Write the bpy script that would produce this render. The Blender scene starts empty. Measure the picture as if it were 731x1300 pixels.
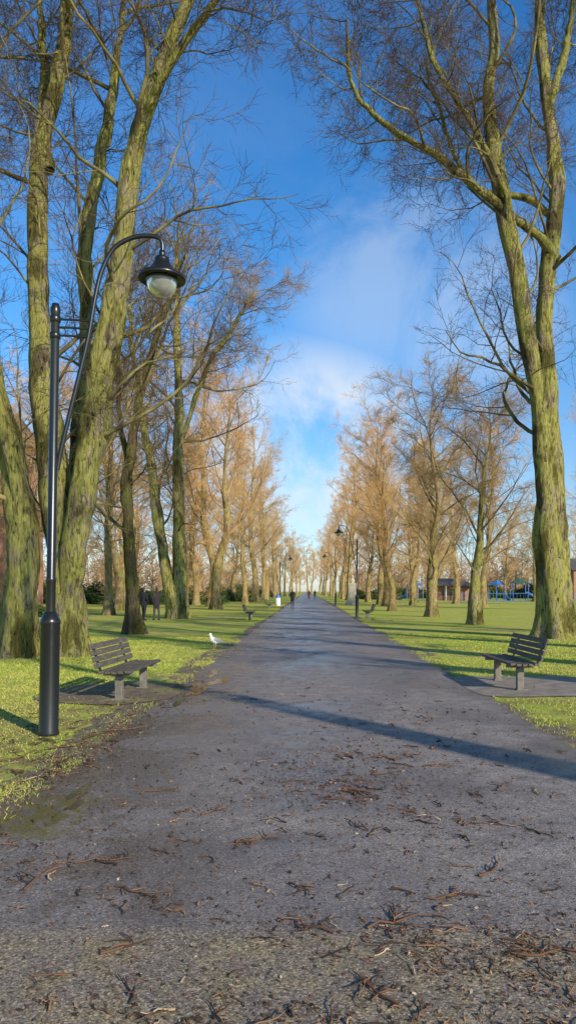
import bpy, math
import numpy as np
from mathutils import Vector, Matrix

rng = np.random.default_rng(11)
scene = bpy.context.scene
COL = scene.collection

# ------------------------------------------------------------------ helpers
def norm(a):
    return a / np.maximum(np.linalg.norm(a, axis=-1, keepdims=True), 1e-9)

def mesh_from(name, V, faces, mats=(), smooth=True, midx=None):
    me = bpy.data.meshes.new(name)
    V = np.asarray(V, dtype=np.float32).reshape(-1, 3)
    if not isinstance(faces, list): faces = [faces]
    faces = [np.asarray(f, dtype=np.int32) for f in faces if len(f)]
    nl = sum(f.size for f in faces); nf = sum(len(f) for f in faces)
    me.vertices.add(len(V)); me.vertices.foreach_set('co', V.ravel())
    me.loops.add(nl); me.polygons.add(nf)
    me.loops.foreach_set('vertex_index', np.concatenate([f.ravel() for f in faces]))
    tot = np.concatenate([np.full(len(f), f.shape[1], dtype=np.int32) for f in faces])
    st = np.concatenate([[0], np.cumsum(tot)[:-1]]).astype(np.int32)
    me.polygons.foreach_set('loop_start', st)
    me.polygons.foreach_set('use_smooth', np.full(nf, smooth, dtype=bool))
    for m in mats: me.materials.append(m)
    if midx is not None: me.polygons.foreach_set('material_index', np.asarray(midx, dtype=np.int32))
    me.update(calc_edges=True)
    return me

class Geo:
    def __init__(s): s.V=[]; s.F=[]; s.M=[]; s.n=0
    def add(s, V, F, m=0):
        V=np.asarray(V,float).reshape(-1,3); F=np.asarray(F)
        s.V.append(V); s.F.append(F+s.n); s.M.append(np.full(len(F),m)); s.n+=len(V)
        return s
    def mesh(s, name, mats, smooth=True):
        by={}
        for F,M in zip(s.F,s.M): by.setdefault(F.shape[1],[[],[]]); by[F.shape[1]][0].append(F); by[F.shape[1]][1].append(M)
        fs=[];ms=[]
        for k,(a,b) in by.items(): fs.append(np.concatenate(a)); ms.append(np.concatenate(b))
        return mesh_from(name, np.concatenate(s.V), fs, mats, smooth, np.concatenate(ms))

def obj(name, me, parent=None, loc=(0,0,0), rot=(0,0,0), **kw):
    o = bpy.data.objects.new(name, me); COL.objects.link(o)
    o.location = loc; o.rotation_euler = rot
    if parent: o.parent = parent
    for k,v in kw.items(): o[k]=v
    return o

def copy_thing(src, loc, rot=None, scale=None, **kw):
    n = src.copy(); COL.objects.link(n); n.location=loc
    if rot is not None: n.rotation_euler=rot
    if scale is not None: n.scale=scale
    for k,v in kw.items(): n[k]=v
    def rec(a,b):
        for c in list(a.children):
            d=c.copy(); COL.objects.link(d); d.parent=b; rec(c,d)
    rec(src,n)
    return n

def tubes(P, R, S, twist=0.0):
    P=np.asarray(P,float); R=np.asarray(R,float)
    N,M,_=P.shape
    if R.ndim==2: R=np.repeat(R[:,:,None],S,axis=2)
    T=norm(np.gradient(P,axis=1))
    mt=norm(T.mean(axis=1))
    ref=np.zeros((N,3)); ref[np.arange(N),np.argmin(np.abs(mt),axis=1)]=1
    U=norm(np.cross(T,ref[:,None,:])); W=np.cross(T,U)
    a=np.arange(S)/S*2*np.pi
    ring=P[:,:,None,:]+R[...,None]*(np.cos(a)[None,None,:,None]*U[:,:,None,:]+np.sin(a)[None,None,:,None]*W[:,:,None,:])
    V=ring.reshape(-1,3)
    n=np.arange(N)[:,None,None]*M*S; m=np.arange(M-1)[None,:,None]*S; s=np.arange(S)[None,None,:]; s2=(s+1)%S
    A=n+m+s; B=n+m+s2; C=n+m+S+s2; D=n+m+S+s
    F=np.stack([A,B,C,D],axis=-1).reshape(-1,4)
    return V,F

def lathe(prof, S=24, center=(0,0,0)):
    prof=np.array(prof,float)
    a=np.arange(S)/S*2*np.pi
    V=np.stack([prof[:,0][:,None]*np.cos(a),prof[:,0][:,None]*np.sin(a),np.repeat(prof[:,1][:,None],S,1)],-1).reshape(-1,3)+np.array(center)
    m=np.arange(len(prof)-1)[:,None]*S; s=np.arange(S)[None,:]; s2=(s+1)%S
    F=np.stack([m+s,m+s2,m+S+s2,m+S+s],-1).reshape(-1,4)
    return V,F

BOXF=np.array([[0,3,2,1],[4,5,6,7],[0,1,5,4],[1,2,6,5],[2,3,7,6],[3,0,4,7]])
def box(c, s, R=None):
    s=np.array(s)/2.0
    V=np.array([[-1,-1,-1],[1,-1,-1],[1,1,-1],[-1,1,-1],[-1,-1,1],[1,-1,1],[1,1,1],[-1,1,1]])*s
    if R is not None: V=V@np.array(R.to_3x3()).T
    return V+np.array(c), BOXF

def catmull(pts, n):
    pts=np.asarray(pts,float)
    p=np.vstack([2*pts[0]-pts[1],pts,2*pts[-1]-pts[-2]])
    out=[]; K=len(pts)-1
    for u in np.linspace(0,K-1e-6,n):
        i=int(u); t=u-i; a,b,c,d=p[i],p[i+1],p[i+2],p[i+3]
        out.append(0.5*((2*b)+(-a+c)*t+(2*a-5*b+4*c-d)*t*t+(-a+3*b-3*c+d)*t**3))
    return np.array(out)

def spawn(r, P, R, k, t0, t1, ratio, lo, hi, ang, M, sig, up, rk, rmin, tfall=0.5):
    N,M0,_=P.shape
    t=t0+(t1-t0)*(np.arange(k)[None,:]+r.random((N,k)))/k
    x=t*(M0-1); i=np.clip(x.astype(int),0,M0-2); f=(x-i)
    n=np.arange(N)[:,None]
    p=P[n,i]*(1-f[...,None])+P[n,i+1]*f[...,None]
    tan=norm(P[n,i+1]-P[n,i]); rad=R[n,i]*(1-f)+R[n,i+1]*f
    plen=np.linalg.norm(np.diff(P,axis=1),axis=2).sum(1)[:,None]
    L=np.clip(plen*ratio*r.uniform(.45,1.35,(N,k))*(1-tfall*t),lo,hi)*r.uniform(.75,1.15,(N,k))
    v=r.normal(size=(N,k,3)); v=norm(v-(v*tan).sum(-1,keepdims=True)*tan)
    a=np.radians(r.uniform(ang[0],ang[1],(N,k)))[...,None]
    D=tan*np.cos(a)+v*np.sin(a)
    p=p.reshape(-1,3); D=D.reshape(-1,3); L=L.reshape(-1); rad=rad.reshape(-1)
    pts=[p.copy()]
    for j in range(M-1):
        D=norm(D+r.normal(size=D.shape)*sig+np.array([0,0,up]))
        p=p+D*(L/(M-1))[:,None]; pts.append(p.copy())
    PP=np.stack(pts,1)
    r0=np.minimum(rad*0.62,rk*L); r0=np.maximum(r0,rmin)
    s=np.linspace(0,1,M)
    RR=np.maximum(r0[:,None]*(1-.85*s)[None,:],rmin*(1-.5*s)[None,:])
    return PP,RR

# ------------------------------------------------------------------ materials
def newmat(name, rough=.8, base=(.5,.5,.5), metal=0.0, spec=.5):
    m=bpy.data.materials.new(name); m.use_nodes=True; nt=m.node_tree
    b=nt.nodes['Principled BSDF']; b.inputs['Roughness'].default_value=rough
    b.inputs['Base Color'].default_value=(*base,1); b.inputs['Metallic'].default_value=metal
    b.inputs['Specular IOR Level'].default_value=spec
    return m,nt,b
def L(nt,a,b): nt.links.new(a,b)
def coord(nt, scale=(1,1,1), kind='Object'):
    tc=nt.nodes.new('ShaderNodeTexCoord'); mp=nt.nodes.new('ShaderNodeMapping')
    mp.inputs['Scale'].default_value=scale; L(nt,tc.outputs[kind],mp.inputs['Vector']); return mp.outputs['Vector']
def noise(nt, vec, scale, detail=4, rough=.6, dist=0):
    n=nt.nodes.new('ShaderNodeTexNoise'); n.inputs['Scale'].default_value=scale; n.inputs['Detail'].default_value=detail
    n.inputs['Roughness'].default_value=rough; n.inputs['Distortion'].default_value=dist; L(nt,vec,n.inputs['Vector']); return n.outputs['Fac']
def ramp(nt, fac, stops):
    r=nt.nodes.new('ShaderNodeValToRGB'); e=r.color_ramp.elements
    while len(e)<len(stops): e.new(.5)
    for el,(p,c) in zip(e,stops):
        el.position=p; el.color=(*c,1) if len(c)==3 else c
    L(nt,fac,r.inputs['Fac']); return r.outputs['Color']
def g(v): return (v,v,v)
def mix(nt, fac, a, b, mode='MIX'):
    m=nt.nodes.new('ShaderNodeMix'); m.data_type='RGBA'; m.blend_type=mode; m.clamp_factor=True
    for s,v in ((m.inputs[0],fac),(m.inputs[6],a),(m.inputs[7],b)):
        if isinstance(v,(int,float)): s.default_value=v
        elif isinstance(v,tuple): s.default_value=(*v,1)
        else: L(nt,v,s)
    return m.outputs[2]
def math_(nt, op, a, b=0.0, c=None):
    m=nt.nodes.new('ShaderNodeMath'); m.operation=op
    for s,v in zip(m.inputs,(a,b,c) if c is not None else (a,b)):
        if isinstance(v,(int,float)): s.default_value=v
        else: L(nt,v,s)
    return m.outputs[0]
def mapr(nt, v, a,b,c=0.0,d=1.0):
    m=nt.nodes.new('ShaderNodeMapRange'); m.interpolation_type='SMOOTHSTEP'
    L(nt,v,m.inputs[0]); m.inputs[1].default_value=a; m.inputs[2].default_value=b; m.inputs[3].default_value=c; m.inputs[4].default_value=d
    return m.outputs[0]
def bump(nt, b, h, strength=.5, dist=.02):
    n=nt.nodes.new('ShaderNodeBump'); n.inputs['Strength'].default_value=strength; n.inputs['Distance'].default_value=dist
    L(nt,h,n.inputs['Height']); L(nt,n.outputs['Normal'],b.inputs['Normal'])
def sepxyz(nt, v):
    s=nt.nodes.new('ShaderNodeSeparateXYZ'); L(nt,v,s.inputs[0]); return s.outputs

def bark_mat(name, dark, mid, moss, mossamt=.5, patch=.8):
    m,nt,b=newmat(name,.95,spec=.12)
    v=coord(nt,(9,9,1.6)); n1=noise(nt,v,1.7,6,.78,1.0)
    v2=coord(nt,(1,1,.4)); n2=noise(nt,v2,2.6,5,.7); n3=noise(nt,v2,1.5,4,.65)
    c=ramp(nt,n1,[(.38,dark),(.48,mid),(.62,tuple(min(1,x*1.55) for x in mid))])
    mf=mapr(nt,n2,.60-.3*mossamt,.72-.3*mossamt)
    c2=ramp(nt,n1,[(.38,tuple(x*.8 for x in dark)),(.47,moss),(.64,tuple(x*1.55 for x in moss))])
    c=mix(nt,mf,c,c2)
    c=mix(nt,mapr(nt,n3,.49,.60,0,patch),c,mix(nt,1.0,c,(.27,.25,.24),'MULTIPLY'))
    L(nt,c,b.inputs['Base Color']); bump(nt,b,n1,1.0,.13); return m
bark_big=bark_mat('mossy_bark',(.038,.03,.021),(.32,.265,.165),(.345,.325,.095),.70,.85)
bark_dark=bark_mat('dark_bark',(.03,.025,.02),(.13,.10,.06),(.16,.16,.045),.5)
bark_far=bark_mat('brown_bark',(.06,.045,.028),(.36,.26,.14),(.36,.31,.10),.5,.6)
def simple(name, col, rough=.7, var=.25, scale=8, metal=0, spec=.5, bmp=0):
    m,nt,b=newmat(name,rough,col,metal,spec)
    n=noise(nt,coord(nt),scale,5,.65)
    L(nt,ramp(nt,n,[(.3,tuple(x*(1-var) for x in col)),(.7,tuple(min(1,x*(1+var)) for x in col))]),b.inputs['Base Color'])
    if bmp: bump(nt,b,n,bmp,.01)
    return m
def twigmat(name, c1, c2, sc=.5):
    m=bpy.data.materials.new(name); m.use_nodes=True; nt=m.node_tree; nt.nodes.remove(nt.nodes['Principled BSDF'])
    d=nt.nodes.new('ShaderNodeBsdfDiffuse'); L(nt,ramp(nt,noise(nt,coord(nt),sc,1,.5),[(.35,c1),(.65,c2)]),d.inputs[0])
    L(nt,d.outputs[0],nt.nodes['Material Output'].inputs[0]); return m
branch_m=twigmat('branch_bark',(.08,.065,.045),(.28,.24,.10),1.8)
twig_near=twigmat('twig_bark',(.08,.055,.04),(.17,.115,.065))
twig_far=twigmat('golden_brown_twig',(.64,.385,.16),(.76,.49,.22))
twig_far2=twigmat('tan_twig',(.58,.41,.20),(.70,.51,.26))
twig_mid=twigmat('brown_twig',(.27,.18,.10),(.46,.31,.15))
twig_wood=twigmat('wood_twig',(.34,.22,.13),(.52,.34,.19),.02)

# ------------------------------------------------------------------ trees
def make_tree(name, stems, r, mats, lv, epic=0, S=20, flare=1.0, Mst=48, fat=.84):
    tg=Geo(); cg=Geo(); allP=[]; allR=[]
    for si,(pts,rad) in enumerate(stems):
        A=catmull(np.column_stack([pts,rad]),Mst); P=A[:,:3]; R=np.maximum(A[:,3]*fat,.012)
        Ln=np.linalg.norm(np.diff(P,axis=0),axis=1).sum()
        w=np.cumsum(r.normal(size=(Mst,3)),axis=0)*.026*min(1,Ln/10); w-=np.linspace(0,1,Mst)[:,None]*w[-1]; P=P+w*np.minimum(1,np.arange(Mst)/6)[:,None]
        th=np.arange(S)/S*2*np.pi
        R3=np.repeat(R[:,None],S,1)
        z=P[:,2][:,None]
        if si==0 or P[0,2]<.3:
            R3=R3*(1+flare*np.exp(-np.maximum(z,0)/.45)*(.55+.35*np.cos(5*th+si*1.3)+.15*np.cos(3*th+2))+.12*np.exp(-z/2.2)*np.cos(5*th+si*1.3))
        R3=R3*(1+.07*np.cos(th*2+np.arange(Mst)[:,None]*.22+si)+.05*np.cos(th*7+si+.05*np.arange(Mst)[:,None])+r.normal(size=R3.shape)*.025+.07*np.convolve(r.normal(size=Mst),np.ones(3)/1.7,'same')[:,None])
        V,F=tubes(P[None],R3[None],S); tg.add(V,F)
        allP.append(P); allR.append(R)
    cp=[(np.array(allP),np.array(allR))]
    for li,d in enumerate(lv):
        P,R=cp[-1]
        Pn,Rn=spawn(r,P,R,**d)
        V,F=tubes(Pn,Rn,6 if li==0 else (4 if li==1 else 3))
        cg.add(V,F,0 if li<=1 else 1)
        cp.append((Pn,Rn))
    if epic:
        Pn,Rn=spawn(r,np.array(allP[:1]),np.array(allR[:1]),epic,.03,.34,.05,.4,1.7,(40,80),4,.25,.1,.006,.006,.2)
        V,F=tubes(Pn,Rn,3); cg.add(V,F,1)
        P2,R2=spawn(r,Pn,Rn,5,.2,1,.5,.2,.7,(25,60),3,.2,.05,.006,.005,.2)
        V,F=tubes(P2,R2,3); cg.add(V,F,1)
    return tg.mesh(name+'_trunk',[mats[0]]), cg.mesh(name+'_crown',[mats[1],mats[2]])

def put_tree(kind,tm,cm,loc,label,rotz=0,sc=1,group='lime trees lining the avenue'):
    e=bpy.data.objects.new(kind,None); COL.objects.link(e); e.location=loc; e.rotation_euler=(0,0,rotz); e.scale=(sc,sc,sc)
    e['label']=label; e['category']='tree'; e['group']=group
    obj('trunk',tm,e); obj('crown',cm,e)
    return e

def sk(s, pts):
    a=np.array(pts,float); return np.column_stack([a[:,0]*s,a[:,2],a[:,1]*s]), a[:,3]*s

def lv_big(k1=14,k2=9,k3=7,k4=5,r4=.0042,up=.03,t0=.2,hi=7.5):
    return [dict(k=k1,t0=t0,t1=1,ratio=.36,lo=2.2,hi=hi,ang=(35,75),M=13,sig=.18,up=up+.015,rk=.011,rmin=.012,tfall=.3),
            dict(k=k2,t0=.12,t1=1,ratio=.5,lo=1.1,hi=3.6,ang=(30,62),M=8,sig=.17,up=up,rk=.0075,rmin=.0075,tfall=.5),
            dict(k=k3,t0=.1,t1=1,ratio=.5,lo=.6,hi=2.0,ang=(28,58),M=5,sig=.15,up=up*.3,rk=.0055,rmin=r4*1.25,tfall=.5),
            dict(k=k4,t0=.12,t1=1,ratio=.5,lo=.3,hi=1.0,ang=(25,52),M=3,sig=.13,up=.0,rk=.005,rmin=r4,tfall=.4)]

s=.0195
r=np.random.default_rng(3)
tm,cm=make_tree('lime_a',[
  sk(s,[(0,-6,0,25),(2,95,0,22),(0,195,.1,21),(-22,295,.3,19),(-48,405,.5,16),(-75,540,.8,12),(-95,680,1.2,9),(-110,820,1.4,6)]),
  sk(s,[(8,120,-.1,12),(2,215,-.3,11),(-22,355,-.5,9),(-32,505,-.5,8),(-40,680,-.4,7),(-36,820,-.2,6),(-30,930,0,3)]),
  ],r,(bark_big,branch_m,twig_near),lv_big(14,8,6,4))
put_tree('lime_tree',tm,cm,(-6.95,18.2,0),'mossy forked bare tree trunk with flared roots on the grass')
r=np.random.default_rng(5)
tm,cm=make_tree('lime_b',[
  sk(s,[(0,-6,0,25),(-2,90,0,24),(-8,180,0,22),(-18,290,.2,19),(-37,410,.5,17.5),(-42,530,.7,16),(-40,650,.9,14),(-26,760,1.1,11),(-16,850,1.2,9),(-10,980,1.4,5)]),
  sk(s,[(2,70,-.1,17),(14,150,-.3,20),(32,232,-.4,20),(43,312,-.5,19.5),(62,412,-.7,17.5),(77,512,-.9,15.5),(94,616,-1.0,13),(126,700,-1.2,11),(162,772,-1.4,9),(180,832,-1.6,8),(196,940,-1.8,4)]),
  sk(s,[(-2,150,.3,13),(2,290,.9,11.5),(3,410,1.3,11),(5,530,1.6,10),(18,632,1.8,9),(34,742,2.0,8),(40,850,2.2,6),(42,960,2.4,3)]),
  sk(s,[(100,640,-1.0,7.5),(120,655,-1.3,6.5),(162,702,-1.9,5.5),(212,747,-2.4,4.5),(242,790,-2.8,3.8),(262,830,-3,2.5)]),
  sk(s,[(-40,640,.9,9),(-58,740,1.6,8),(-68,830,2.0,7),(-80,930,2.3,4)]),
  ],r,(bark_big,branch_m,twig_near),lv_big(16,8,7,4))
put_tree('lime_tree',tm,cm,(-5.9,18.7,0),'large mossy multi-stemmed bare tree with one limb leaning over the path')
r=np.random.default_rng(8); s=.0291
tm,cm=make_tree('dark',[
  sk(s,[(0,-4,0,9),(-5,105,0,7.5),(-7,185,0,7),(0,265,.1,5.5),(13,335,.3,4.5),(40,425,.6,3),(62,500,.9,1.5)]),
  sk(s,[(-7,190,0,4.5),(-22,280,.4,3.5),(-28,380,.8,2.6),(-20,470,1.2,1.2)])],
  r,(bark_dark,branch_m,twig_near),lv_big(16,8,6,4,.0055),fat=.95)
put_tree('lime_tree',tm,cm,(-6.34,27.9,0),'slim dark bare tree standing on the grass')
r=np.random.default_rng(9); s=.0457
tm,cm=make_tree('pair',[
  sk(s,[(0,-3,0,13),(0,85,0,9.5),(0,185,0,8),(0,285,.2,6.5),(-3,385,.4,5),(-6,455,.6,3),(-3,500,.8,1.2)]),
  sk(s,[(-6,0,-.2,9),(-23,105,-.3,8),(-33,185,-.5,6),(-48,285,-.8,4.5),(-56,365,-1,3),(-58,420,-1.2,1.2)]),
  sk(s,[(2,225,0,4),(32,305,-.5,3.4),(72,365,-1,2.5),(100,405,-1.3,1.2)])],
  r,(bark_big,branch_m,twig_mid),lv_big(20,9,7,5,.006),epic=60)
put_tree('lime_tree',tm,cm,(-7.4,43.9,0),'bare twin-stemmed tree with spreading twiggy crown')
r=np.random.default_rng(22); s=.0267
tm,cm=make_tree('lime_c',[
  sk(s,[(4,-4,0,23),(0,70,0,22),(-6,130,0,18),(-16,210,-.2,15),(-24,290,-.3,14.5),(-39,390,-.4,13),(-57,490,-.4,12),(-75,590,-.3,10.5),(-82,680,-.2,9),(-76,750,0,8),(-78,810,.2,7),(-84,920,.4,3)]),
  sk(s,[(4,40,.2,20),(8,130,.3,18),(10,210,.5,16),(9,310,.6,14.5),(2,410,.6,13),(9,510,.5,12),(15,590,.5,11),(2,680,.5,9),(-9,770,.6,8),(-16,870,.7,4)]),
  sk(s,[(8,485,.5,9),(-16,505,.1,7.5),(-57,520,-.4,7),(-107,548,-.8,6.2),(-157,578,-1.2,5.4),(-207,598,-1.6,4.6),(-245,620,-2,3.6),(-264,660,-2.2,2.6),(-268,720,-2.3,1.2)]),
  sk(s,[(8,540,.5,6),(-35,575,.9,5),(-80,590,1.3,4.2),(-110,640,1.7,3.5),(-130,720,2.1,3),(-150,800,2.5,2)]),
  sk(s,[(0,690,.5,6.5),(18,750,.2,5.5),(28,820,0,4.5),(34,900,-.2,3)]),
  sk(s,[(-58,495,-.4,5),(-80,560,-.9,4.5),(-120,620,-1.4,3.8),(-170,690,-1.9,3.2),(-190,760,-2.2,2)]),
  ],r,(bark_big,branch_m,twig_near),lv_big(17,8,7,5,.0048,t0=.28,hi=6.5))
put_tree('lime_tree',tm,cm,(8.35,25.6,0),'massive mossy bare tree forking above its flared base on the grass')
def small_tree(seed,H,rad,spread,kids=(22,9,7,4),rr=.009,droop=.02,mats=None,epic=0,t0=.22,lean=0,tf=.5,hi=8):
    r=np.random.default_rng(seed)
    n=7; zz=np.linspace(-.1,H,n); wob=np.cumsum(r.normal(size=(n,2))*H*.014,axis=0); wob[0:2]=0
    pts=np.column_stack([wob[:,0]+lean*np.linspace(0,1,n)**2,wob[:,1],zz]); rads=rad*np.array([1.15,.9,.75,.55,.36,.18,.04])
    lv=[dict(k=kids[0],t0=t0,t1=.97,ratio=spread,lo=1.2,hi=hi,ang=(30,68),M=10,sig=.12,up=droop+.05,rk=.013,rmin=.018,tfall=tf),
        dict(k=kids[1],t0=.15,t1=1,ratio=.42,lo=.9,hi=3.6,ang=(25,58),M=7,sig=.13,up=droop,rk=.0085,rmin=.010,tfall=.5),
        dict(k=kids[2],t0=.1,t1=1,ratio=.5,lo=.6,hi=2.0,ang=(25,55),M=4,sig=.13,up=droop,rk=.006,rmin=rr*1.2,tfall=.4),
        dict(k=kids[3],t0=.1,t1=1,ratio=.5,lo=.35,hi=1.1,ang=(22,50),M=3,sig=.12,up=droop*.5,rk=.006,rmin=rr,tfall=.3)]
    return make_tree('t%d'%seed,[(pts,rads)],r,mats,lv,epic=epic,S=12,flare=.6,Mst=28,fat=1)
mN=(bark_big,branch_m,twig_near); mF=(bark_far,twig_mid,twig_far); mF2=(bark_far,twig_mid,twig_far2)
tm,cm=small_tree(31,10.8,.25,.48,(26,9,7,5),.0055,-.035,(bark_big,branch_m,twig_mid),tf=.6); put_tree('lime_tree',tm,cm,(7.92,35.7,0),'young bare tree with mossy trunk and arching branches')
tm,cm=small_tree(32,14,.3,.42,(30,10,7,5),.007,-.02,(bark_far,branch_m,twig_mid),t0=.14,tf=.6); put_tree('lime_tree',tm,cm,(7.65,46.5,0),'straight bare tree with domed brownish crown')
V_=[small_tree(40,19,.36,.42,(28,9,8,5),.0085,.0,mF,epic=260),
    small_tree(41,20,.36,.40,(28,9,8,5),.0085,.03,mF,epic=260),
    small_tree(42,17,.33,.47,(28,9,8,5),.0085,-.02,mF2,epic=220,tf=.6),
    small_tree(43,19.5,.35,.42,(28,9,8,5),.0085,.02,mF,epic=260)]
rp=np.random.default_rng(79)
spots=[(6.3,60,.72),(8.6,57,.78),(-8.0,64,1.12),(-9.6,76,1.2),(7.9,78,.98),(-7.0,88,1.0),(7.6,90,1.12),(-8.2,106,1.2),(8.6,108,.9),(-7.3,122,1.0),(7.4,127,1.1),
       (-7.8,140,1.15),(7.9,146,.95),(-7.0,160,1.0),(7.2,168,1.1),(-6.6,184,1),(6.8,192,1),(-6.2,212,1),(6.5,222,1),(-6,245,1),(6.2,255,1),(-5.5,285,1),(6,295,1),(-5,330,1),(5.5,340,1),(-3,380,1.1),(3,385,1.1),(0,400,1.15),
       (-15,58,1.0),(-17,74,1.0),(-16,95,1),(-18,118,1),(-17,145,1),(-27,66,.95),(-29,90,1),(-30,120,1),(-24,46,.95),(-40,100,1),(-13.5,50,.85),(-20,60,1),(-34,80,1),(-23,104,1),(-12.5,84,1),(-13,130,1),
       (17,70,.85),(18,92,.9),(19,118,.9),(20,150,.95),(31,86,.8),(34,110,.9),(37,140,.9),(52,120,.9),(58,150,1),(24,60,.75),(46,96,.8),(27,150,1),(14,104,.9),(12.5,84,.85),(13,132,1)]
labs=['tall bare tree with golden-brown twigs beside the avenue','tall narrow bare tree with pale twigs beside the avenue','bare tree with tan twigs on the lawn','bare tree with pale brown crown on the lawn']
for i,(x,y,sc) in enumerate(spots):
    q=[0,2,1,3][i%4] if abs(x)<12 else int(rp.integers(0,4))
    put_tree('lime_tree',V_[q][0],V_[q][1],(x+rp.normal()*.5,y+rp.normal()*1.2,0),labs[q],rp.uniform(0,6.28),sc*rp.uniform(.9,1.08))
put_tree('lime_tree',*small_tree(51,19,.38,.26,(18,7,5,2),.006,.05,mN,t0=.55),(11.6,-5.0,0),'tall bare tree beside the path casting a long shadow')
sh=small_tree(52,17,.52,.30,(22,8,7,2),.010,.05,mN,t0=.32)
put_tree('lime_tree',*sh,(11.0,10.2,0),'tall bare tree beside the path with shadow across tarmac')
put_tree('lime_tree',*sh,(13.0,3.2,0),'tall bare tree beside the path with shadow across tarmac',1.9,1.1)
put_tree('lime_tree',*sh,(14.2,13.5,0),'tall bare tree on the lawn casting a long shadow',.9,1.0)
put_tree('lime_tree',*sh,(17.5,20.0,0),'tall bare tree on the lawn casting a long shadow',2.9,1.0)

r=np.random.default_rng(60); N=480
ang=r.uniform(-.75,.75,N); dist=r.uniform(165,330,N); X=np.sin(ang)*dist; Y=np.cos(ang)*dist
keep=np.abs(X)>12; X=X[keep]; Y=Y[keep]; N=len(X)
H=r.uniform(6,14,N); tt=np.linspace(0,1,7)
P=np.stack([X[:,None]+0*tt,Y[:,None]+0*tt,H[:,None]*tt],-1); R=.3*(1-.85*tt)[None,:]*np.ones((N,1))
cg=Geo(); cg.add(*tubes(P,R,5),0)
P1,R1=spawn(r,P,R,22,.01,1,.45,2,6,(35,80),5,.15,.05,.014,.07,.5); cg.add(*tubes(P1,R1,3),0)
P2,R2=spawn(r,P1,R1,8,.1,1,.5,1.2,4,(25,65),3,.15,.02,.01,.065,.4); cg.add(*tubes(P2,R2,3),0)
obj('distant_wood',cg.mesh('distant_wood',[twig_wood]),kind='stuff',label='far belt of bare brown woodland beyond the park',category='woodland')

# ------------------------------------------------------------------ ground
m_gr,nt,b=newmat('lawn_grass',.95,spec=.06)
v=coord(nt); X,Y,Z=sepxyz(nt,v)[:3]
n1=noise(nt,v,.28,5,.62); n2=noise(nt,v,14,5,.7); n3=noise(nt,v,1.7,6,.7)
c=ramp(nt,n2,[(.3,(.20,.26,.03)),(.5,(.39,.46,.065)),(.72,(.52,.57,.12))])
c=mix(nt,mapr(nt,n1,.42,.58),c,ramp(nt,n2,[(.3,(.30,.30,.07)),(.7,(.60,.56,.17))]))
brown=ramp(nt,n2,[(.35,(.13,.10,.05)),(.65,(.34,.27,.13))])
c=mix(nt,mapr(nt,n3,.53,.67,0,.75),c,brown)
nearm=math_(nt,'MULTIPLY',mapr(nt,Y,15,8),mapr(nt,math_(nt,'ABSOLUTE',X),5.5,2.4))
c=mix(nt,math_(nt,'MULTIPLY',nearm,mapr(nt,n3,.40,.54,0,.85)),c,brown)
L(nt,c,b.inputs['Base Color']); bump(nt,b,n2,.7,.03)
obj('ground',mesh_from('ground',[(-900,-60,0),(900,-60,0),(900,1500,0),(-900,1500,0)],[np.array([[0,1,2,3]])],[m_gr],False),kind='structure')

m_soil,nt,b=newmat('muddy_soil',.75)
v=coord(nt); n=noise(nt,v,9,6,.7); n2=noise(nt,v,1.6,3,.6)
c=ramp(nt,n,[(.3,(.075,.056,.038)),(.55,(.20,.15,.10)),(.75,(.33,.26,.18))])
c=mix(nt,mapr(nt,n2,.50,.62,0,.5),c,ramp(nt,n,[(.3,(.15,.15,.04)),(.7,(.38,.38,.11))]))
L(nt,c,b.inputs['Base Color']); bump(nt,b,n,.9,.03)

m_as,nt,b=newmat('tarmac',.6,spec=.5)
v=coord(nt); X,Y,Z=sepxyz(nt,v)[:3]
nb=noise(nt,v,.45,5,.62,.5); nm=noise(nt,v,4,7,.72); nf=noise(nt,v,60,3,.7)
vo=nt.nodes.new('ShaderNodeTexVoronoi'); vo.inputs['Scale'].default_value=110; L(nt,v,vo.inputs['Vector'])
vs=sepxyz(nt,vo.outputs['Color'])[0]
c=ramp(nt,nm,[(.3,(.155,.132,.125)),(.5,(.265,.227,.208)),(.7,(.37,.32,.29))])
near=mapr(nt,math_(nt,'ADD',Y,math_(nt,'MULTIPLY',nm,.35)),3.62,3.82,1,0)
sp1=ramp(nt,vs,[(.0,g(.5)),(.45,g(.9)),(.8,g(1.1)),(1,g(1.65))])
sp2=ramp(nt,vs,[(.0,g(.4)),(.45,g(.95)),(.8,g(1.3)),(1,g(2.2))])
c=mix(nt,1.0,c,mix(nt,near,sp1,sp2),'MULTIPLY')
c=mix(nt,near,c,mix(nt,mapr(nt,nm,.42,.6),mix(nt,1.0,c,(1.0,.94,.80),'MULTIPLY'),mix(nt,1.0,c,(.88,.82,.56),'MULTIPLY')))
edge=math_(nt,'ABSOLUTE',math_(nt,'SUBTRACT',X,.3)); ed=math_(nt,'ADD',edge,math_(nt,'MULTIPLY',math_(nt,'SUBTRACT',nb,.5),1.6))
em=mapr(nt,ed,1.95,2.6,0,.7)
c=mix(nt,em,c,ramp(nt,nm,[(.35,(.11,.085,.06)),(.7,(.30,.235,.17))]))
mm=math_(nt,'MULTIPLY',mapr(nt,X,-1.5,-1.7),mapr(nt,nm,.42,.52))
c=mix(nt,math_(nt,'MULTIPLY',mm,math_(nt,'MULTIPLY',mapr(nt,Y,6.0,5.6),mapr(nt,Y,4.7,5.1))),c,(.24,.21,.04))
wet=math_(nt,'MULTIPLY',mapr(nt,math_(nt,'ADD',nb,math_(nt,'MULTIPLY',nm,.4)),.64,.78),.8)
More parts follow.
